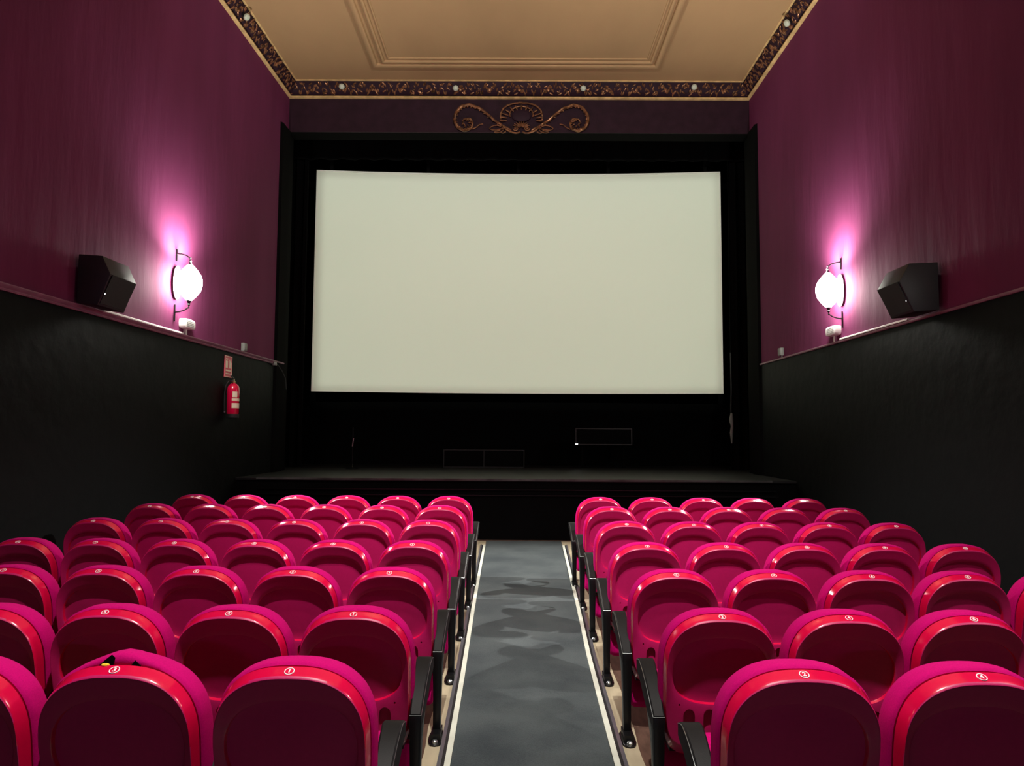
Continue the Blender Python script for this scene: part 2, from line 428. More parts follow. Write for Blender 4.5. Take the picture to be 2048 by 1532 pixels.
rib(0, .025); rib(4.36, 4.385)
m.box(-3.985, -3.96, -.012, .012, 0, 4.385); m.box(3.96, 3.985, -.012, .012, 0, 4.385)
m.build('hem', M['hem'], scr, smooth=False)
m = MB()
for x in (-3.7, -1.8, 0, 1.8, 3.7): m.box(x - .03, x + .03, scurve(x) + .02, scurve(x) + .08, .06, 5.5)
m.box(-3.9, 3.9, .19, .25, .10, .16)
m.build('frame', M['black_void'], scr, smooth=False)

# things on and over the stage
def cabinet(name, label, cat, x0, x1, y, z0, z1, d, split):
    t = thing(name, label, cat, ((x0 + x1) / 2, y, z0))
    w = (x1 - x0) / 2; h = z1 - z0
    m = MB(); m.box(-w, w, 0.01, d, 0, h); m.build('cabinet', M['black_cloth'], t, bevel=.006)
    m = MB(); fw = .018
    m.box(-w, w, -.008, .012, 0, fw); m.box(-w, w, -.008, .012, h - fw, h)
    m.box(-w, -w + fw, -.008, .012, fw, h - fw); m.box(w - fw, w, -.008, .012, fw, h - fw)
    m.build('front_frame', mat('dark_grey_frame', (.010, .012, .012), .5), t, smooth=False)
    if split:
        m = MB(); m.box(-.009, .009, -.008, .012, fw, h - fw); m.build('divider', mat('dark_grey_divider', (.008, .010, .010), .5), t, smooth=False)
    return t
cabinet('stage_speaker', 'low black two-panel speaker box standing on the stage under the screen centre', 'speaker', -1.37, .18, 13.9, .957, 1.30, .5, True)
cb = cabinet('stage_loudspeaker', 'dark panel with a small white light under the screen, right of the two-panel box', 'speaker', 1.16, 2.25, 14.0, 1.40, 1.72, .3, False)
m = MB(); m.box(-.548, -.50, -.016, -.006, .005, .022); m.build('indicator_light', M['led'], cb, smooth=False)
for s in (-.4, .4):
    m = MB(); m.box(s - .02, s + .02, .1, .16, -.443, 0); m.build('support', M['black_void'], cb, smooth=False)
# a chrome stand catching light at the stage left
t = thing('microphone_stand', 'thin dark stand with a small glinting chrome fitting, left on the stage', 'stand', (-2.95, 13.2, .957))
m = MB(); m.lathe([(.12, 0), (.12, .015), (.02, .03), (.012, .05)], 16); m.build('base', M['metal_black'], t)
m = MB(); m.tube([(0, 0, .03), (0, 0, .75)], .010); m.build('pole', M['metal_black'], t)
m = MB(); m.tube([(0, -.03, .40), (0.02, -.03, .55)], .013); m.build('clamp', M['bolt'], t)
# cord on the right curtain
t = thing('curtain_tie', 'grey knotted cord hanging on the black curtain right of the screen', 'curtain tie', (4.04, 13.58, 1.25))
m = MB(); m.tube([(0, 0, 1.9), (.005, 0, 1.2), (-.01, -.01, .85), (0, 0, .5)], .012); m.build('cord', M['speaker'], t)
m = MB(); m.tube([(0, -.01, .76), (-.012, -.02, .64), (.004, -.02, .52), (-.006, -.01, .40), (0, 0, .2)], [.02, .04, .025, .032, .012]); m.build('knot', M['greybox'], t)

# ------------------------------------------------------------------ aisle carpet and strips
CL = [(.2, -.285), (3.6, -.308), (4.85, -.322), (7.4, -.36), (10.0, -.392), (10.395, -.40)]
CR = [(.2, .44), (3.6, .496), (5.35, .520), (7.4, .575), (10.0, .645), (10.395, .655)]
def interp(P, y):
    for (a, xa), (b, xb) in zip(P, P[1:]):
        if y <= b: return xa + (xb - xa) * (y - a) / (b - a)
    return P[-1][1]
yy = [.2 + i * .1 for i in range(102)]
m = MB()
m.loft([[(interp(CL, y) + .001, y, FZ(y) - .002), (interp(CL, y) + .001, y, FZ(y) + .008), (interp(CR, y) - .001, y, FZ(y) + .008), (interp(CR, y) - .001, y, FZ(y) - .002)] for y in yy])
tag(m.build('aisle_carpet', M['carpet']), 'grey carpet runner down the centre aisle to the stage', 'carpet')
for P, s, lb in ((CL, -1, 'left'), (CR, 1, 'right')):
    t = thing('aisle_strip', 'pale and grey metal edging strip along the %s edge of the aisle carpet' % lb, 'edging strip', (0, 0, 0), 0, 'aisle edging strips')
    ysr = [y for y in yy if y <= 9.95]
    for nm, o0, o1, h, mt in (('pale_strip', 0, .030, .018, M['strip']), ('groove', .030, .046, .012, M['darkrail']), ('rail', .046, .066, .020, M['rail'])):
        m = MB()
        m.loft([[(interp(P, y) + s * a, y, FZ(y) + b) for a, b in ((o0, .0), (o0, h), (o1, h), (o1, .0))] for y in ysr])
        m.build(nm, mt, t, smooth=False)
m = MB(); m.loft([[(XL(y) + .01, y, FZ(y)), (XL(y) + .01, y, FZ(y) + .006), (XR(y) - .01, y, FZ(y) + .006), (XR(y) - .01, y, FZ(y))] for y in (YB + .01, -2, .15)])
m.loft([[(x0, y, FZ(y)), (x0, y, FZ(y) + .006), (x1, y, FZ(y) + .006), (x1, y, FZ(y))] for y in (.151, .5, 1.75) for x0, x1 in ((XL(1) + .03, -.37),)])
m.loft([[(x0, y, FZ(y)), (x0, y, FZ(y) + .006), (x1, y, FZ(y) + .006), (x1, y, FZ(y))] for y in (.151, .5, 1.75) for x0, x1 in ((.53, XR(1) - .01),)])
tag(m.build('rear_carpet', mat('dark_rear_carpet', (.012, .012, .014), .95, bump=(200, .3))), 'dark carpet covering the floor behind the rearmost chairs', 'carpet')
# pale worn border strips of floor between the aisle edging and the chairs
BL = [(.2, -.47), (3.6, -.462), (5, -.472), (7.4, -.50), (10.395, -.545)]
BR = [(.2, .655), (3.6, .655), (5.2, .672), (7.4, .72), (10.395, .84)]
for P, Q, s, lb in ((CL, BL, -1, 'left'), (CR, BR, 1, 'right')):
    m = MB(); pts = []
    for y in yy:
        w = .006 * math.sin(y * 3.1) + .004 * math.sin(y * 11)
        x0 = interp(P, y) + s * .068 if y < 10.0 else interp(P, y) + s * .002
        pts.append([(x0, y, FZ(y) - .001), (x0, y, FZ(y) + .003), (interp(Q, y) + s * w, y, FZ(y) + .003), (interp(Q, y) + s * w, y, FZ(y) - .001)])
    m.loft(pts)
    o = m.build('floor_border', M['wood'], smooth=False)
    tag(o, 'pale worn floor strip under the chair feet on the %s side of the aisle' % lb, 'floor strip', 'pale floor strips beside the aisle')

# ------------------------------------------------------------------ cinema seats
H = .90; LEAN = .17
def sh(x, d, z):   # x lateral, d depth towards the viewer, z up -> seat space (top of the back at y=0)
    return (x, (H - z) * LEAN - d, z)
NO = 72
def outline(hw, zt, zc, zb, nt=2.55, nb=4.5, taper=.08):
    P = []
    for i in range(NO):
        a = 2 * PI * i / NO + PI / 2
        c, s = math.cos(a), math.sin(a)
        n = nt if s >= 0 else nb
        x = hw * math.copysign(abs(c) ** (2 / n), c)
        if s >= 0: z = zc + (zt - zc) * abs(s) ** (2 / n)
        else:
            z = zc - (zc - zb) * abs(s) ** (2 / n); x *= 1 - taper * (zc - z) / (zc - zb)
        P.append((x, z))
    return P
OUT = outline(.236, .886, .655, .27, 2.55, 6.0, .025)
PAN = outline(.200, .787, .630, .505, 2.5, 2.8, .05)
def lerp(A, B, k): return [(a[0] + (b[0] - a[0]) * k, a[1] + (b[1] - a[1]) * k) for a, b in zip(A, B)]
def scaled(A, k, cz=.65): return [(x * k, cz + (z - cz) * k) for x, z in A]

def flat(d, z, k):      # the plate below the panel stays flat
    if k < .16: return d
    w = min(1, max(0, (z - .50) / .12))
    return d * w + min(d, .034 + .005 * (1 - k)) * (1 - w)
def make_shell():
    m = MB(); L = []
    for A, d in ((scaled(OUT, .3), -.012), (scaled(OUT, .93), -.012), (scaled(OUT, .985), -.006), (OUT, .002)):
        L.append([sh(x, d, z) for x, z in A])
    for k, d in ((.02, .006), (.05, .014), (.085, .023), (.125, .033), (.165, .041), (.20, .0465), (.235, .049), (.27, .0488), (.33, .047), (.5, .042), (.75, .036), (.94, .031), (.98, .028), (1.0, .013)):
        L.append([sh(x, flat(d, z, k), z) for x, z in lerp(OUT, PAN, k)])
    for k, d in ((.96, .0115), (.7, .012), (.35, .013)):
        L.append([sh(x, d, z) for x, z in scaled(PAN, k)])
    m.loft(L)
    o = m.build('back_shell', [M['plastic'], M['slot'], M['panel']], angle=38)
    # moulded slots below the panel
    c = MB()
    for cx in (-.128, -.043, .043, .128):
        poly = []
        for i in range(9): a = PI * i / 8; poly.append((cx + .024 * math.cos(a), .455 + .026 * math.sin(a)))
        poly += [(cx - .0245, .42), (cx - .024, .36), (cx - .022, .30), (cx + .022, .30), (cx + .024, .36), (cx + .0245, .42)]
        c.loft([[sh(x, .10, z) for x, z in poly], [sh(x, max(.013, min(.040, .013 + (.47 - z) * .155)), z) for x, z in poly]])
    for cx in (-.17, .17):
        c.lathe([(.0045, -.2), (.0045, -.0)], 8, (cx, (H - .50) * LEAN - .012, .50), 'y')
    co = c.build('cutter', M['slot'], smooth=False)
    md = o.modifiers.new('b', 'BOOLEAN'); md.object = co; md.solver = 'EXACT'; md.operation = 'DIFFERENCE'
    dg = bpy.context.evaluated_depsgraph_get(); me = bpy.data.meshes.new_from_object(o.evaluated_get(dg))
    o.modifiers.clear(); old = o.data; o.data = me; me.name = 'back_shell'
    bpy.data.objects.remove(co); 
    me.materials.clear()
    for k in ('plastic', 'slot', 'panel'): me.materials.append(M[k])
    for p in me.polygons:
        c = p.center; p.material_index = 0
        d = (H - c.z) * LEAN - c.y
        # one plastic: brightly lit red on the rim, dim-light magenta on the back face
        if abs(p.normal.y) > .55 and d > .004 and p.normal.y < 0: p.material_index = 2
    bm = bmesh.new(); bm.from_mesh(me)
    for fc in bm.faces: fc.smooth = True
    for e in bm.edges:
        e.smooth = not (len(e.link_faces) == 2 and e.calc_face_angle(0) > math.radians(38))
    bm.to_mesh(me); bm.free()
    return o

FAB = outline(.245, .895, .655, .29, 2.5, 5.5, .03)
def make_cushion(torn=False):
    m = MB(); L = []
    def wob(A, amp):
        return [(x + math.copysign(amp, x) * (.5 * math.sin(z * 170 + x * 9) + .5 * math.sin(z * 71)) * (1 if z < .72 else .25), z + amp * .3 * math.sin(x * 60)) for x, z in A]
    def lift(x, z, k):
        if not torn: return z
        return z + k * (.020 * math.exp(-((x + .008) / .055) ** 2) + .006 * math.exp(-((x - .06) / .05) ** 2)) * (1 if z > .8 else 0)
    for A, d, k in ((scaled(FAB, .5), -.014, 0), (scaled(FAB, .90), -.014, 0), (scaled(FAB, .965), -.008, .2), (wob(scaled(FAB, .99), .0025), -.014, .8), (wob(FAB, .003), -.026, 1), (wob(FAB, .0025), -.070, 1),
                 (scaled(FAB, .985), -.090, .6), (scaled(FAB, .94), -.104, .2), (scaled(FAB, .85), -.113, 0), (scaled(FAB, .6), -.122, 0), (scaled(FAB, .25), -.126, 0)):
        L.append([sh(x, d, lift(x, z, k)) for x, z in A])
    m.loft(L)
    return m.build('back_cushion', M['fabric'], angle=60)

def make_seat_pad():
    m = MB(); L = []
    prof = [(.150, .165), (.165, .130), (.200, .125), (.260, .170), (.340, .250), (.420, .340), (.480, .420), (.500, .470), (.485, .500), (.445, .505), (.395, .480), (.320, .420), (.240, .330), (.170, .230)]
    for x, k in ((-.218, .76), (-.226, .88), (-.218, .99), (-.20, 1.03), (0, 1.06), (.20, 1.03), (.218, .99), (.226, .88), (.218, .76)):
        cy, cz = .335, .325
        L.append([(x, cy + (y - cy) * k, cz + (z - cz) * k) for y, z in prof])
    m.loft(L); return m.build('seat_cushion', M['fabric'], angle=60)

def side_parts(root, x):
    """standard at the side of a seat: armrest, leg and bolted foot"""
    m = MB(); L = []
    n = 12
    for i in range(n + 1):
        u = i / n; y = .015 + .335 * u
        top = .462 + .155 * math.sin(u * PI / 2) ** 1.05 - (.02 * max(0, u - .85) / .15)
        bot = top - (.055 + .05 * math.sin(u * PI)) if u < .95 else top - .045
        w = .0245 + .013 * u
        L.append([(x - w, y, bot), (x - w, y, top - .006), (x - w + .006, y, top), (x + w - .006, y, top), (x + w, y, top - .006), (x + w, y, bot)])
    m.loft(L)
    am = m.build('armrest', M['arm'], root, angle=30)
    m = MB(); sgn = 1 if x > 0 else -1
    e = [Vector(l[4 if sgn > 0 else 1]) + Vector((.0006 * sgn, 0, .001)) for l in L]
    m.tube(e, .0014, 5); a0, a1 = Vector(L[0][1]), Vector(L[0][4]); m.tube([a0 + Vector((0, -.001, 0)), a1 + Vector((0, -.001, 0))], .0016, 5)
    m.build('edge_line', M['bolt'], am)
    m = MB()
    m.loft([[(x - .024 * k, y0, z), (x + .024 * k, y0, z), (x + .024 * k, y1, z), (x - .024 * k, y1, z)] for z, y0, y1, k in
            ((.015, .02, .075, .85), (.20, .018, .080, .85), (.34, .012, .095, .95), (.415, .012, .16, 1.0), (.452, .013, .20, 1.0))])
    leg = m.build('leg', M['metal_black'], root, bevel=.004)
    m = MB()
    pl = []
    for i in range(16):
        a = 2 * PI * i / 16
        pl.append((x + .042 * math.copysign(abs(math.cos(a)) ** .7, math.cos(a)), .02 + .105 * math.copysign(abs(math.sin(a)) ** .8, math.sin(a))))
    m.loft([[(a, b, -.004) for a, b in pl], [(a, b, .010) for a, b in pl], [(x + (a - x) * .9, .02 + (b - .02) * .95, .014) for a, b in pl]])
    m.box(x - .026, x + .026, -.045, .085, .012, .05)
    m.build('foot', M['metal_black'], root, bevel=0, angle=30)
    m = MB(); m.lathe([(.016, .0), (.016, .010), (.010, .017), (0, .018)], 10, (x, -.062, .013))
    m.build('bolt', M['bolt'], leg)

def digits(n):
    cu = bpy.data.curves.new('num', 'FONT'); cu.body = str(n); cu.size = .022; cu.align_x = 'CENTER'; cu.align_y = 'CENTER'; cu.extrude = .0006; cu.offset = .0006
    ob = bpy.data.objects.new('num', cu); col.objects.link(ob)
    dg = bpy.context.evaluated_depsgraph_get(); me = bpy.data.meshes.new_from_object(ob.evaluated_get(dg))
    bpy.data.objects.remove(ob)
    vs = [tuple(v.co) for v in me.vertices]; fs = [tuple(p.vertices) for p in me.polygons]
    return vs, fs
_badge = {}
def badge_mesh(n):
    if n in _badge: return _badge[n]
    # plane of the bevel at the top of the shell
    c = Vector(sh(0, .0235, .8765)); a = Vector(sh(0, .014, .881)); b = Vector(sh(0, .033, .8735))
    up = (a - b).normalized(); rx = Vector((1, 0, 0)); nr = rx.cross(up).normalized()
    if nr.y > 0: nr = -nr
    Pm = lambda x, y, z: tuple(c + rx * x + up * y + nr * z)
    m = MB(); r0, r1 = .0125, .0150
    m.m = 1
    m.loft([[Pm(r0 * math.cos(2 * PI * i / 20), r0 * math.sin(2 * PI * i / 20), h) for i in range(20)] for h in (-.006, .0022)])
    m.m = 0
    for i in range(20):
        q = []
        for j in (i, i + 1):
            t = 2 * PI * j / 20
            q += [Pm(r * math.cos(t), r * math.sin(t), h) for r, h in ((r0, -.006), (r1, -.006), (r1, .003), (r0, .003))]
        m.add(q, [(0, 1, 5, 4), (1, 2, 6, 5), (2, 3, 7, 6), (3, 0, 4, 7)])
    vs, fs = digits(n)
    m.add([Pm(x, y, z + .0026) for x, y, z in vs], fs)
    o = m.build('number_badge', [M['white'], M['red_ext']], smooth=False)
    me = o.data; bpy.data.objects.remove(o); _badge[n] = me
    return me

GROUP = 'red tip-up cinema chairs'
proto = thing('cinema_chair', 'x', 'chair', (0, 0, 0), 0, GROUP)
shell = make_shell(); shell.parent = proto
cush = make_cushion(); cush.parent = proto
pad = make_seat_pad(); pad.parent = proto
m = MB()
m.tube([(-.25, .20, .30), (.25, .20, .30)], .016); m.box(-.2, .2, .10, .22, .285, .315)
m.build('seat_bracket', M['metal_black'], proto, bevel=0)
torn_me = None
def children(o): return [c for c in col.objects if c.parent == o]
common = children(proto)
# two side variants
def side_variant(xs):
    r = thing('tmp', 'x', 'chair')
    for x in xs: side_parts(r, x)
    return r
sideL = side_variant([.26]); sideR = side_variant([-.26]); sideBoth = side_variant([.26, -.26])
TR = {r.name: (r, [(c, children(c)) for c in children(r)]) for r in (sideL, sideR, sideBoth)}
rank = ['row nearest the camera', 'second row from camera', 'third row from camera', 'middle row', 'third row from stage', 'second row from stage', 'row nearest the stage']
nth = ['on the aisle', 'second from the aisle', 'third from the aisle', 'fourth from the aisle', 'fifth from the aisle', 'sixth from the aisle']
LN = [3, 4, 5, 6, 6, 6, 6]; RN = [2, 3, 5, 5, 5, 5, 5]
P = .52
def copy(o, parent):
    c = o.copy(); col.objects.link(c); c.parent = parent; return c
first = True
seats = {}
for r in range(7):
    for side, cnt in (('left', LN[r]), ('right', RN[r])):
        for k in range(cnt):
            x = -.671 - k * P if side == 'left' else .868 + k * P
            if first: root = proto; first = False
            else:
                root = proto.copy(); col.objects.link(root)
                for c in common: copy(c, root)
            root.location = (x + random.uniform(-.004, .004), ROW_Y[r] + random.uniform(-.006, .006), ROW_Z[r])
            root.rotation_euler = (random.uniform(-.006, .006), random.uniform(-.004, .004), random.uniform(-.012, .012))
            if k == 0: root.location.x = x; root.rotation_euler = (0, 0, 0)
            outer = (r >= 3 and k == cnt - 1)
            tpl = sideBoth if outer else (sideL if side == 'left' else sideR)
            for c, gs in TR[tpl.name][1]:
                d = copy(c, root)
                for g in gs: copy(g, d)
            n = 1 + 2 * k if side == 'left' else 2 + 2 * k
            b = bpy.data.objects.new('number_badge', badge_mesh(n)); col.objects.link(b); b.parent = root
            root['label'] = 'red cinema chair %s of aisle, %s, %s' % (side, rank[r], nth[k])
            root['group'] = GROUP; root['category'] = 'chair'
            seats[(r, side, k)] = root
for nm, (r, cs) in TR.items():
    for c, gs in cs:
        for g in gs: bpy.data.objects.remove(g)
        bpy.data.objects.remove(c)
    bpy.data.objects.remove(r)
# the seat with the torn cover
s = seats[(0, 'left', 1)]
s['label'] = 'red cinema chair left of aisle, nearest row, with a torn cover showing yellow foam'
for c in children(s):
    if c.name.startswith('back_cushion'): c.data = (lambda o: (o.data, bpy.data.objects.remove(o))[0])(make_cushion(True))
m = MB()
m.add([sh(x, d, z) for x, d, z in ((-.062, -.004, .884), (-.018, -.004, .884), (-.014, -.010, .905), (-.026, -.014, .914), (-.036, -.010, .906),
                                   (-.062, -.002, .882), (-.018, -.002, .882), (-.014, -.008, .904), (-.026, -.012, .913), (-.036, -.008, .905))],
      [(0, 1, 2, 3, 4), (9, 8, 7, 6, 5), (0, 5, 6, 1), (1, 6, 7, 2), (2, 7, 8, 3), (3, 8, 9, 4), (4, 9, 5, 0)])
o = m.build('tear', M['dark'], s, smooth=False); o['label'] = 'larger dark torn opening in the cover'
m = MB()
m.add([sh(x, d, z) for x, d, z in ((.035, -.004, .883), (.066, -.004, .882), (.046, -.010, .898), (.035, -.002, .881), (.066, -.002, .880), (.046, -.008, .897))],
      [(0, 1, 2), (5, 4, 3), (0, 3, 4, 1), (1, 4, 5, 2), (2, 5, 3, 0)])
o = m.build('tear', M['dark'], s, smooth=False); o['label'] = 'smaller dark torn opening in the cover'
m = MB(); m.blob(sh(-.040, .0, .886), .014, .006, .005); o = m.build('foam', M['foam'], s); o['label'] = 'yellow foam showing through the tear'

def light(name, kind, loc, target, power, color, **kw):
    l = bpy.data.lights.new(name, kind); l.energy = power; l.color = color
    for k, v in kw.items(): setattr(l, k, v)
    o = bpy.data.objects.new(name, l); col.objects.link(o); o.location = loc
    if target is not None: o.rotation_euler = (Vector(target) - Vector(loc)).to_track_quat('-Z', 'Y').to_euler()
    return o
# ------------------------------------------------------------------ wall lamps
DL = [(-.5, 1.6, 'spotlight above the rear rows, left one of the pair', (-.25, 6.1, .8), 1050, 44), (.7, 1.6, 'spotlight above the rear rows, right one of the pair', (.45, 6.1, .8), 1050, 44),
      (.1, 1.05, 'wide spotlight above the aisle between the pair', (.1, 2.8, .6), 2400, 80)]
PROJ_P, PROJ_A = 7500, 31
UP_P, FILL_E, SC_UP, SC_F = 500, 190, 240, 1900
def wall_lamp(y, z, side, label, up=SC_UP, front=SC_F):
    X = XL(y) if side < 0 else XR(y); s = 1 if side < 0 else -1
    t = thing('wall_lamp', label, 'wall lamp', (X, y, z), 0, 'glowing wall lamps')
    c = .175 * s
    prof = [(.012, -.235), (.04, -.20), (.085, -.15), (.125, -.09), (.142, -.02), (.142, .03), (.125, .09), (.085, .15), (.04, .20), (.012, .235)]
    m = MB(); m.lathe(prof, 24, (c, 0, 0)); m.build('lamp_shade', M['lampglass'], t, angle=80)
    m = MB()
    m.lathe([(.0, -.31), (.010, -.30), (.006, -.275), (.018, -.262), (.012, -.250), (.020, -.228), (.036, -.205)], 12, (c, 0, 0))
    m.build('bottom_finial', M['iron'], t)
    m = MB(); m.lathe([(.036, .205), (.020, .228), (.012, .25), (.018, .262), (.006, .28), (.010, .30), (0, .315)], 12, (c, 0, 0)); m.build('top_finial', M['iron'], t)
    m = MB()
    for q, z1 in ((1, .40), (-1, .46)):
        m = MB(); m.tube([(c, 0, .29 * q), (.13 * s, 0, .325 * q), (.07 * s, 0, .345 * q), (.012 * s, 0, .35 * q)], [.007, .008, .008, .010])
        m.tube([(.012 * s, 0, z1 * q), (.012 * s, 0, .26 * q)], .009)
        m.build('bracket', M['iron'], t)
    m = MB(); pl = [(.10 * math.cos(2 * PI * i / 24), .20 * math.sin(2 * PI * i / 24)) for i in range(24)]
    m.loft([[(.026 * s, a, b) for a, b in pl], [(.030 * s, a, b) for a, b in pl]])
    m.build('added_baffle', M['whiteplastic'], t)  # plate added to block the wall hot spot and show white as halo
    light('wall_lamp_glow', 'SPOT', (X + c + .15 * s, y, z), (.1, y - 1.0 if y > 5 else y, 0), front, (1, .95, .88), spot_size=math.radians(66), spot_blend=.7, shadow_soft_size=.04)
    light('wall_lamp_beam', 'SPOT', (X + c + .08 * s, y, z + .20), (X + c - .14 * s, y, z + 1.2), up, (1, .93, .86), spot_size=math.radians(150), spot_blend=1.0, shadow_soft_size=.04)
    return t
wall_lamp(8.45, 3.36, -1, 'glowing lantern-shaped wall lamp on the maroon left wall, beside the speaker')
wall_lamp(8.80, 3.38, 1, 'glowing lantern-shaped wall lamp on the maroon right wall, beside the speaker')

wall_lamp(2.4, 3.36, 1, 'glowing wall lamp on the right wall beside the camera', 500, 60)
# downlights fixed to the ceiling over the rear rows, above the view
def downlight(x, y, label, target, power, ang):
    t = thing('ceiling_spotlight', label, 'spotlight', (x, y, ZC), 0, 'ceiling spotlights over the rear rows')
    m = MB(); m.lathe([(.05, 0), (.05, -.02), (.015, -.03), (.012, -.16)], 16); m.build('mount', M['iron'], t)
    d = (Vector(target) - Vector((x, y, ZC - .25))).normalized(); q = d.to_track_quat('-Z', 'Y').to_matrix()
    m = MB(); m.lathe([(.02, .12), (.06, .10), (.08, 0), (.085, -.08), (.078, -.08), (.072, 0), (.05, .08)], 20)
    m.v = [tuple(q @ Vector(v) + Vector((0, 0, -.25))) for v in m.v]; m.build('housing', M['iron'], t)
    light('spotlight_beam', 'SPOT', Vector((x, y, ZC - .25)) + d * .06, target, power, (1, .95, .88), spot_size=math.radians(ang), spot_blend=1.0, shadow_soft_size=.06)
for a in DL: downlight(*a)
# unseen bowl uplighter, added over the middle rows to brighten the ceiling
t = thing('ceiling_fill_lamp', 'added unseen bowl uplighter over the middle rows, above the view', 'fill lamp', (.05, 6.0, ZC))
m = MB(); m.lathe([(.07, 0), (.07, -.02), (.02, -.05), (.012, -.06)], 16); m.build('canopy', M['iron'], t)
m = MB(); m.tube([(0, 0, -.05), (0, 0, -1.40)], .006); m.build('rod', M['iron'], t)
m = MB(); m.lathe([(.0, -1.56), (.10, -1.54), (.18, -1.47), (.20, -1.42), (.19, -1.42), (.17, -1.46), (.09, -1.52), (0, -1.535)], 24); m.build('bowl', M['iron'], t)
light('ceiling_fill_light', 'SPOT', (.05, 6.0, ZC - 1.40), (.05, 9.6, ZC + .2), UP_P, (1, .95, .86), spot_size=math.radians(150), spot_blend=1.0, shadow_soft_size=.05)
# violet fill tube added behind the camera to tint the dark chair backs
t = thing('rear_fill_tube', 'added violet fill tube on the back wall behind the camera', 'wall lamp', (0, YB, 3.2))
m = MB(); m.box(-.65, .65, 0.002, .06, -.05, .05); m.build('housing', M['whiteplastic'], t, bevel=.005)
m = MB(); m.tube([(-.6, .085, 0), (.6, .085, 0)], .022, 12); m.build('tube', mat('fill_tube_glow', (.9, .9, .9), .4, emis=(.66, .62, 1.0), estr=FILL_E), t)
# unseen projector, added to throw an even white field on the screen
t = thing('added_projector', 'added unseen film projector on the rear wall, lighting the screen', 'projector', (.05, YB, 4.7))
m = MB(); m.box(-.25, .25, .002, .6, 0, .4); m.build('housing', M['metal_black'], t, bevel=.02)
m = MB(); m.lathe([(.07, .6), (.075, .72), (.06, .74)], 20, (0, 0, .2), 'y'); m.build('lens_barrel', M['iron'], t)
pj = light('projector_beam', 'SPOT', (.05, YB + .8, 4.9), (.03, 14, 4.6), PROJ_P, (.93, 1, .86), spot_size=math.radians(PROJ_A), spot_blend=.1, shadow_soft_size=.003)
m = MB()   # rectangular aperture hood in front of the lens, cutting the beam to the screen
ax, az0, az1 = .0600, -.0378, .0282
m.box(-.16, -ax, 1.10, 1.105, .05, .35); m.box(ax, .16, 1.10, 1.105, .05, .35); m.box(-ax, ax, 1.10, 1.105, .05, .2 + az0); m.box(-ax, ax, 1.10, 1.105, .2 + az1, .35)
m.box(-.165, .165, .60, 1.105, .04, .05); m.box(-.165, .165, .60, 1.105, .35, .36); m.box(-.17, -.16, .60, 1.105, .04, .36); m.box(.16, .17, .60, 1.105, .04, .36)
m.build('aperture_hood', M['black_void'], t, smooth=False)

# ------------------------------------------------------------------ surround speakers
def speaker(y0, L, side, label, dk):
    X = XL(y0) if side < 0 else XR(y0); s = 1 if side < 0 else -1
    t = thing('wall_speaker', label, 'speaker', (X, y0, 2.78), 0, 'surround speakers on the side walls')
    slope = .022 if side < 0 else .005
    fn = lambda u, v, q: (s * u + slope * (q) + s * .012, q, v)
    prof = [(0.02, 0), (.24 * dk, -.02), (.36 * dk, .27), (.27 * dk, .44), (.02, .455)]
    m = MB(); m.prism(prof, fn, 0, L); m.build('cabinet', M['speaker'], t, bevel=.008, smooth=True)
    g = [(.24 * dk + .004, .0), (.36 * dk + .004, .262), (.36 * dk + .012, .262), (.24 * dk + .012, .0)]
    m = MB(); m.prism(g, fn, .02, L - .02); m.build('grille', M['grille'], t, smooth=False)
    m = MB(); m.box(min(0, s * .03), max(0, s * .03), L * .3, L * .7, .1, .35); m.build('wall_bracket', M['metal_black'], t, smooth=False)
    m = MB(); q = fn(.275 * dk + .015, .09, .03); m.blob(q, .006, .006, .006); o = m.build('indicator_light', M['led'], t)
speaker(6.58, .44, -1, 'dark angled surround speaker on the left wall above the ledge', .9)
speaker(6.72, .42, 1, 'dark angled surround speaker on the right wall above the ledge', 1.08)

# emergency lights, junction boxes, trunking
def emerg(y, z, side, label):
    X = XL(y) if side < 0 else XR(y); s = 1 if side < 0 else -1
    t = thing('emergency_light', label, 'emergency light', (X, y, z), 0, 'white emergency lights')
    m = MB(); poly = []
    for i in range(16):
        a = 2 * PI * i / 16; poly.append((.145 * math.copysign(abs(math.cos(a)) ** .5, math.cos(a)), .062 * math.copysign(abs(math.sin(a)) ** .5, math.sin(a))))
    m.loft([[(s * d, u * k, v * k) for u, v in poly] for d, k in ((0, 1), (.055, 1), (.075, .95), (.08, .86))])
    m.build('housing', M['whiteplastic'], t, angle=40)
    m = MB()
    for z_ in (-.03, -.01, .01, .03): m.box(min(s * .078, s * .083), max(s * .078, s * .083), -.10, .08, z_ - .003, z_ + .003)
    m.build('lens_ribs', M['greybox'], t, smooth=False)
    m = MB(); m.box(min(0, s * .03), max(0, s * .03), -.02, .02, -(z - 2.775), -.058); m.build('stem', M['whiteplastic'], t, smooth=False)
emerg(8.72, 2.905, -1, 'white emergency light box under the left wall lamp')
emerg(9.0, 2.905, 1, 'white emergency light box under the right wall lamp')
for y, z, side, lb in ((10.5, 2.84, -1, 'left'), (10.85, 2.855, 1, 'right')):
    X = XL(y) if side < 0 else XR(y); s = 1 if side < 0 else -1
    t = thing('junction_box', 'small grey junction box on the %s wall above the ledge near the stage' % lb, 'junction box', (X, y, z), 0, 'grey junction boxes')
    m = MB(); m.box(min(0, s * .05), max(0, s * .05), -.055, .055, -.058, .058); m.build('box', M['greybox'], t, bevel=.005)
    m = MB(); m.box(min(s * .049, s * .056), max(s * .049, s * .056), -.045, .045, -.048, .048); m.build('lid', M['greybox'], t, bevel=.003)
    m = MB(); m.box(min(0, s * .018), max(0, s * .018), -.008, .008, -(z - 2.775), -.055); m.build('conduit', M['greybox'], t, smooth=False)
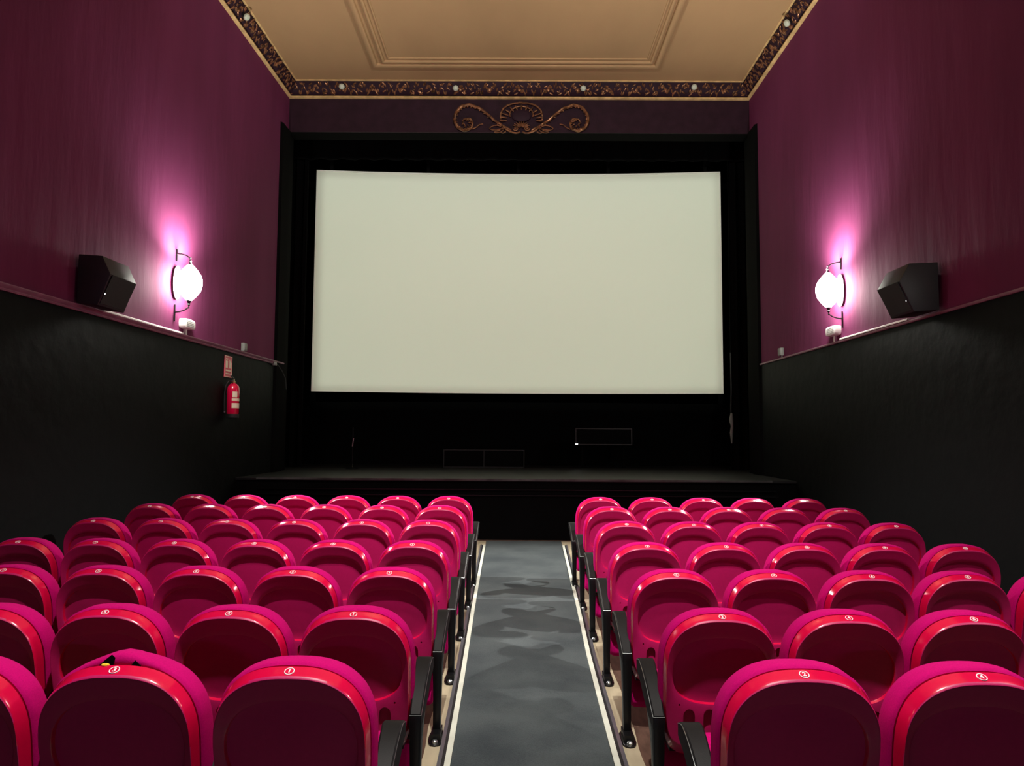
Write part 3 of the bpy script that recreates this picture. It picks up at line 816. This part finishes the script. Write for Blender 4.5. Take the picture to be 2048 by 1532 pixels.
for X, s, y0, y1, lb in ((XL, 1, 7.02, 8.66, 'left'), (XR, -1, 7.30, 8.85, 'right')):
    m = MB(); m.loft([[(X(y) + s * a, y, b) for a, b in ((.004, 2.776), (.004, 2.792), (.022, 2.796), (.030, 2.790), (.030, 2.776))] for y in (y0, y1)])
    tag(m.build('cable_trunking', M['whiteplastic'], smooth=False), 'thin white cable trunking on the %s ledge between speaker and emergency light' % lb, 'cable trunking', 'white cable trunking')
t = thing('cable_clip', 'small grey clip at the stage end of the left ledge with a thin cable dropping', 'cable clip', (XL(11.74) + .035, 11.74, 2.72))
m = MB(); m.box(-.03, .03, -.035, .035, -.03, .03); m.build('clip', M['greybox'], t, bevel=.006)
m = MB(); m.tube([(0, 0, 0), (.03, .1, -.02), (.06, .2, -.1), (.09, .3, -.22), (.1, .33, -.4)], .007, 6); m.build('cable', M['speaker'], t)

# extinguisher and its sign
t = thing('fire_extinguisher', 'red fire extinguisher hanging on the black left wall below its sign', 'fire extinguisher', (XL(9.98) + .105, 9.98, 1.83))
m = MB(); m.lathe([(.0, .012), (.070, .012), (.080, .03), (.082, .36), (.072, .405), (.045, .435), (.022, .445), (.022, .455)], 24); m.build('cylinder', M['red_ext'], t)
m = MB(); m.lathe([(.076, -.035), (.084, -.03), (.084, .02), (.076, .02)], 20); m.build('base_ring', M['black_rubber'], t)
m = MB(); m.lathe([(.024, .452), (.026, .458), (.026, .475), (.014, .48), (.014, .50)], 14); m.build('valve', M['brass'], t)
m = MB()
m.box(-.012, .012, -.01, .012, .495, .515)
m.add([(x, y, z) for x in (-.008, .008) for y, z in ((.0, .505), (.0, .52), (-.10, .545), (-.10, .53))], [(0, 1, 2, 3), (7, 6, 5, 4), (0, 4, 5, 1), (1, 5, 6, 2), (2, 6, 7, 3), (3, 7, 4, 0)])
m.add([(x, y, z) for x in (-.008, .008) for y, z in ((.0, .485), (.0, .497), (-.09, .475), (-.09, .463))], [(0, 1, 2, 3), (7, 6, 5, 4), (0, 4, 5, 1), (1, 5, 6, 2), (2, 6, 7, 3), (3, 7, 4, 0)])
m.build('handle', M['black_rubber'], t, smooth=False)
m = MB(); m.tube([(-.01, -.01, .475), (-.05, -.05, .47), (-.085, -.06, .41), (-.098, -.055, .30), (-.1, -.05, .15), (-.098, -.04, .06)], .011, 8); m.build('hose', M['black_rubber'], t)
m = MB(); m.blob((-.098, -.04, .05), .012, .012, .02); m.build('nozzle', M['bolt'], t)
def lab(a0, a1, z0, z1, nm, mt):
    m = MB(); n = 8
    m.loft([[(r * math.cos(a), r * math.sin(a), z) for r, z in ((.0825, z0), (.0845, z0), (.0845, z1), (.0825, z1))] for a in [math.radians(a0 + (a1 - a0) * i / n) for i in range(n + 1)]])
    m.build(nm, mt, t, smooth=False)
lab(-80, 5, .10, .17, 'label', M['signwhite']); lab(-80, 5, .20, .235, 'label', M['signwhite']); lab(-75, -30, .25, .33, 'label', M['signwhite'])
m = MB(); m.box(-.105, -.07, -.03, .03, .30, .36); m.build('wall_hook', M['black_rubber'], t, smooth=False)
y = 10.02
t = thing('extinguisher_sign', 'red and white fire extinguisher sign on the black left wall under the ledge', 'sign', (XL(y), y, 2.36))
t.rotation_euler = (0, 0, -.022)
m = MB(); m.box(0, .008, -.125, .125, 0, .30); m.build('plate', M['signred'], t, smooth=False)
def sg(a0, a1, z0, z1): return lambda m: m.box(.008, .0105, a0, a1, z0, z1)
m = MB()
m.box(.007, .0105, -.118, .118, .288, .295); m.box(.007, .0105, -.118, .118, .005, .012)
m.box(.007, .0105, -.118, -.112, .005, .295); m.box(.007, .0105, .112, .118, .005, .295)
m.build('border', M['signwhite'], t, smooth=False)
m = MB()   # extinguisher pictogram
m.box(.007, .0105, -.085, -.025, .13, .225); m.box(.007, .0105, -.065, -.045, .225, .25); m.box(.007, .0105, -.085, -.02, .25, .262)
for k in range(3): m.box(.007, .0105, .03 + .02 * k, .045 + .02 * k, .13, .25 - .02 * k)
m.build('pictogram', M['signwhite'], t, smooth=False)
m = MB(); m.box(.007, .0105, -.085, .085, .085, .105); m.box(.007, .0105, -.085, .085, .045, .058); m.build('text_lines', M['signwhite'], t, smooth=False)

# ------------------------------------------------------------------ camera
f = 1450.0; th = math.atan(102 / f); ps = math.atan(7 / f); rh = math.radians(.35)
F = Vector((-math.sin(ps) * math.cos(th), math.cos(ps) * math.cos(th), math.sin(th)))
R = Vector((math.cos(ps), math.sin(ps), 0)); U = R.cross(F)
R2 = R * math.cos(rh) + U * math.sin(rh); U2 = -R * math.sin(rh) + U * math.cos(rh)
cd = bpy.data.cameras.new('camera'); cam = bpy.data.objects.new('camera', cd); col.objects.link(cam)
cd.sensor_width = 36; cd.lens = f / 2048 * 36; cd.clip_start = .05; cd.clip_end = 60
mm = Matrix((R2, U2, -F)).transposed().to_4x4(); mm.translation = Vector((0, 0, 1.6)); cam.matrix_world = mm
scn.camera = cam

w = bpy.data.worlds.new('world'); scn.world = w; w.use_nodes = True
w.node_tree.nodes['Background'].inputs[0].default_value = (.0, .0, .0, 1)
scn.view_settings.view_transform = 'Standard'; scn.view_settings.look = 'None'
scn.view_settings.gamma = 1; scn.view_settings.use_curve_mapping = False
scn.view_settings.exposure = 0.0
